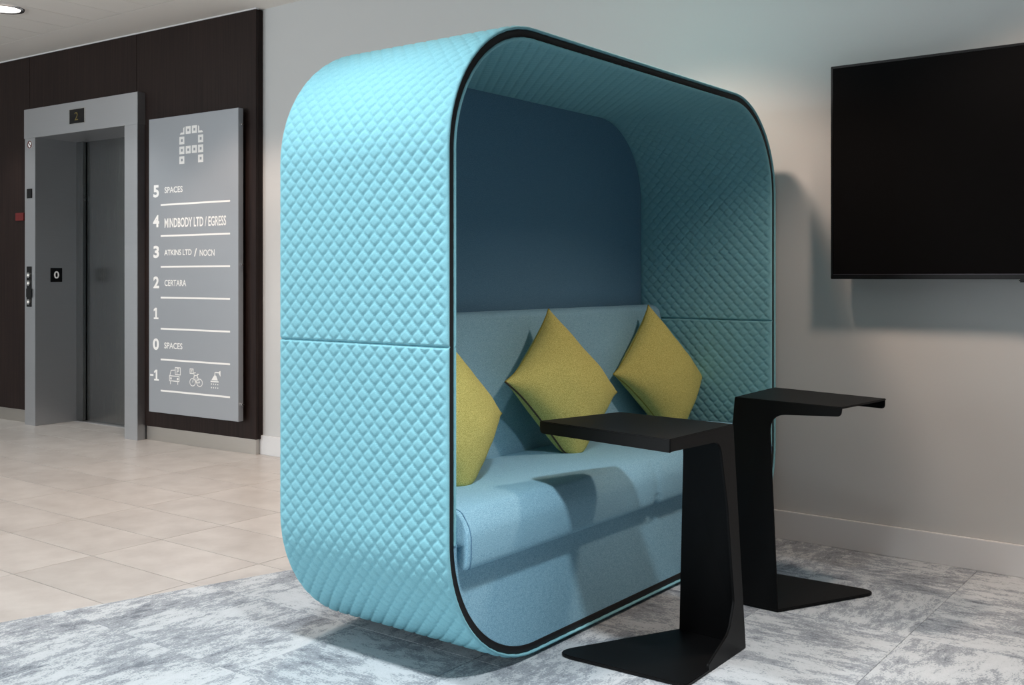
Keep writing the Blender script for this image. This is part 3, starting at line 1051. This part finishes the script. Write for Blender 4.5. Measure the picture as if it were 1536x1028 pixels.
# ------------------------------------------------------------------ mustard cushions
def cushion(label, d, w, z, yaw, lean, spin, half=0.205, T=0.078, seed=0, zip_side=None, squash=0.0):
    """yaw: rotation of the face about the vertical from facing the opening; lean: backwards tilt"""
    n = 44
    us = np.sin(np.linspace(-PI / 2, PI / 2, n))
    U, Vv = np.meshgrid(us, us, indexing='ij')
    pin = 0.085
    X = half * U * (1 - pin * (1 - Vv ** 2)) * (1 + .05 * (U * Vv) ** 4)
    Y = half * Vv * (1 - pin * (1 - U ** 2)) * (1 + .05 * (U * Vv) ** 4)
    prof = ((1 - U ** 2).clip(0) ** .62) * ((1 - Vv ** 2).clip(0) ** .62)
    prof = T * prof ** 0.72
    wr_ = np.zeros_like(U)
    for i in range(n):
        for j in range(n):
            p = Vector((X[i, j] * 9 + seed, Y[i, j] * 9, seed * 1.7))
            r_ = math.hypot(U[i, j], Vv[i, j])
            wr_[i, j] = noise.noise(p) * 0.007 + noise.noise(p * 2.3) * 0.003
    edge = (1 - U ** 2).clip(0) * (1 - Vv ** 2).clip(0)
    fade = np.clip(edge * 6, 0, 1)
    # lateral gathers near the rim
    Zf = prof + wr_ * fade
    Zb = -prof * 0.9 + wr_ * fade * .5
    rimz = np.array([noise.noise(Vector((seed + k * .37, 2.2, 1.1))) for k in range(4)]) * 0.008
    sag = 0.012 * np.sin(U * 2 + seed) * np.cos(Vv * 1.7 + seed)
    Zf += sag; Zb += sag
    verts = np.concatenate([np.stack([X, Y, Zf], -1).reshape(-1, 3), np.stack([X, Y, Zb], -1).reshape(-1, 3)])
    idx = np.arange(n * n).reshape(n, n)
    faces = []
    for i in range(n - 1):
        for j in range(n - 1):
            faces.append((idx[i, j], idx[i + 1, j], idx[i + 1, j + 1], idx[i, j + 1]))
            faces.append(tuple(n * n + k for k in (idx[i, j], idx[i, j + 1], idx[i + 1, j + 1], idx[i + 1, j])))
    R = Matrix.Rotation(spin, 4, 'Z')
    nrm = Vector((math.cos(lean) * math.cos(yaw), math.cos(lean) * math.sin(yaw), math.sin(lean)))
    up = (Vector((0, 0, 1)) - nrm * nrm.z).normalized()
    xr = up.cross(nrm)
    B = Matrix((xr, up, nrm)).transposed().to_4x4()
    Mx = Matrix.Translation(W3(d, w, z)) @ B @ R
    bm = bmesh.new()
    bv = [bm.verts.new(v) for v in verts]
    for f in faces:
        bm.faces.new([bv[k] for k in f])
    bmesh.ops.remove_doubles(bm, verts=bm.verts, dist=0.0004)
    if squash:
        floorz = squash
        for v in bm.verts:
            p = Mx @ v.co
            if p.z < floorz + 0.02:
                over = floorz + .02 - p.z
                p.z = floorz + .02 - (0.02 * (1 - math.exp(-over / 0.02)))
                v.co = Mx.inverted() @ p
    bmesh.ops.recalc_face_normals(bm, faces=bm.faces)
    me = bpy.data.meshes.new('cushion')
    bm.to_mesh(me); bm.free()
    me.materials.append(M['yellow'])
    me.polygons.foreach_set('use_smooth', [True] * len(me.polygons))
    o = link(bpy.data.objects.new('cushion', me))
    o.matrix_world = Mx
    o['label'] = label
    o['category'] = 'cushion'
    o['group'] = 'mustard cushions on the booth seat'
    # seam lines sewn along the four sides
    def sidepts(side):
        k = np.linspace(0.02, n - 1.02, 40)
        pts = []
        for t in k:
            i0 = int(t); f_ = t - i0
            a_ = {0: (i0, 0), 1: (i0, n - 1), 2: (0, i0), 3: (n - 1, i0)}[side]
            b_ = {0: (min(i0 + 1, n - 1), 0), 1: (min(i0 + 1, n - 1), n - 1), 2: (0, min(i0 + 1, n - 1)), 3: (n - 1, min(i0 + 1, n - 1))}[side]
            pa = Vector((X[a_], Y[a_], sag[a_])); pb = Vector((X[b_], Y[b_], sag[b_]))
            pts.append(pa.lerp(pb, f_))
        return pts
    for sd in range(4):
        pts = sidepts(sd)
        if squash:
            q2 = []
            for p in pts:
                pw = Mx @ p
                if pw.z < squash + .02:
                    pw.z = squash + .02 - (0.02 * (1 - math.exp(-(squash + .02 - pw.z) / 0.02)))
                q2.append(Mx.inverted() @ pw)
            pts = q2
        if sd == zip_side:
            tube('zip', pts, 0.0035, M['zip'], o)
        else:
            tube('seam', pts, 0.0028, M['yellow_dark'], o)
    return o

SEAT_Z = 0.456
cushion('mustard cushion half hidden behind the left front edge of the booth', 1.955, 2.295, 0.655, math.radians(4), math.radians(20), math.radians(38), half=0.195, T=0.098, seed=1.3, squash=SEAT_Z)
cushion('mustard cushion standing in the middle of the booth seat with its zip showing', 1.985, 2.955, 0.668, math.radians(-6), math.radians(20), math.radians(37), half=0.192, T=0.100, seed=4.1, zip_side=2, squash=SEAT_Z)
cushion('mustard cushion in the far right corner of the booth against the quilted side', 2.01, 3.69, 0.652, math.radians(-8), math.radians(18), math.radians(40), half=0.196, T=0.095, seed=8.2, squash=SEAT_Z)

# ------------------------------------------------------------------ bent sheet steel side tables
def side_table(name, M4, label, top=((-.018, -.121), (.361, -.082), (.443, -.384), (-.007, -.461))):
    root = empty(name, M4, label, 'table', 'black side tables in front of the booth')
    ZT = 0.645
    # local axes here: (d, w, z) relative to the foot of the fold; converted to x = -d, y = w
    V_ = lambda d, w, z: Vector((-d, w, z))
    Cb, Bb, Ab, Db = (0, 0), (.212, .012), (.412, -.372), (0, -.362)
    Ct, Bt, At, Dt = top
    # base plate
    bp_ = round_poly([Cb, Bb, Ab, Db], [0, .006, .045, .012], 8)
    prism('base_plate', [V_(p[0], p[1], 0.010) for p in bp_], [V_(p[0], p[1], 0.001) for p in bp_], M['powder'], root, 0.002)
    # table top
    tp = round_poly([Ct, Bt, At, Dt], [.004, .016, .010, .004], 6)
    prism('table_top', [V_(p[0], p[1], ZT) for p in tp], [V_(p[0], p[1], ZT - .006) for p in tp], M['powder'], root, 0.002)
    # upright panel with its tapering arm under the top (long fold B-C)
    def wy(s_, z):
        t = z / ZT
        return (1 - t) * (0.0566 * s_) + t * (Ct[1] + (Bt[1] - Ct[1]) * (s_ - Ct[0]) / (Bt[0] - Ct[0]))
    up = round_poly([(0, .002), (.212, .002), (.142, .600), (Bt[0] - .003, .616), (Bt[0], ZT - .001), (Ct[0], ZT - .001)], [.004, .004, .055, .016, .004, .003], 8)
    th = 0.007
    prism('upright_panel', [V_(s_, wy(s_, z), z) for s_, z in up], [V_(s_, wy(s_, z) - th, z) for s_, z in up], M['powder'], root, 0.0015)
    # side flange with arm and foot upstand (fold C-D)
    fp = round_poly([(0, .002), (Ct[1], ZT - .001), (Dt[1], ZT - .001), (Dt[1], .613), (-.196, .607), (-.142, .424), (-.085, .150), (-.112, .076), (-.236, .022), (-.236, .002)],
                    [.004, .004, .003, .003, .05, .05, .04, .06, .006, 0], 8)
    def dx(w, z):
        return (z / ZT) * (Ct[0] + (Dt[0] - Ct[0]) * ((w - Ct[1]) / (Dt[1] - Ct[1]) if w < Ct[1] else 0))
    prism('side_flange', [V_(dx(w, z), w, z) for w, z in fp], [V_(dx(w, z) + th, w, z) for w, z in fp], M['powder'], root, 0.0015)
    # turned-down lip along D-A
    ux = Vector((At[0] - Dt[0], At[1] - Dt[1])).normalized(); Ln = (Vector(At) - Vector(Dt)).length
    lp = round_poly([(0, ZT - .001), (Ln - .004, ZT - .001), (Ln - .004, ZT - .034), (0, ZT - .034)], [0, .006, .016, 0], 6)
    nn = Vector((-ux.y, ux.x))
    if nn.y < 0: nn = -nn
    prism('turned_lip', [V_(Dt[0] + ux.x * t, Dt[1] + ux.y * t, z) for t, z in lp],
          [V_(Dt[0] + ux.x * t + nn.x * th, Dt[1] + ux.y * t + nn.y * th, z) for t, z in lp], M['powder'], root, 0.0022)
    return root

side_table('side_table', Matrix.Translation(W3(1.230, 2.752, 0.001)), 'black steel side table at the front, its top reaching over the booth seat')
side_table('side_table', Matrix.Translation(W3(1.492, 3.112, 0.001)) @ Matrix.Rotation(PI, 4, 'Z'), 'black steel side table behind, turned towards the wall below the television',
           top=((.008, -.118), (.390, -.055), (.428, -.371), (-.006, -.486)))
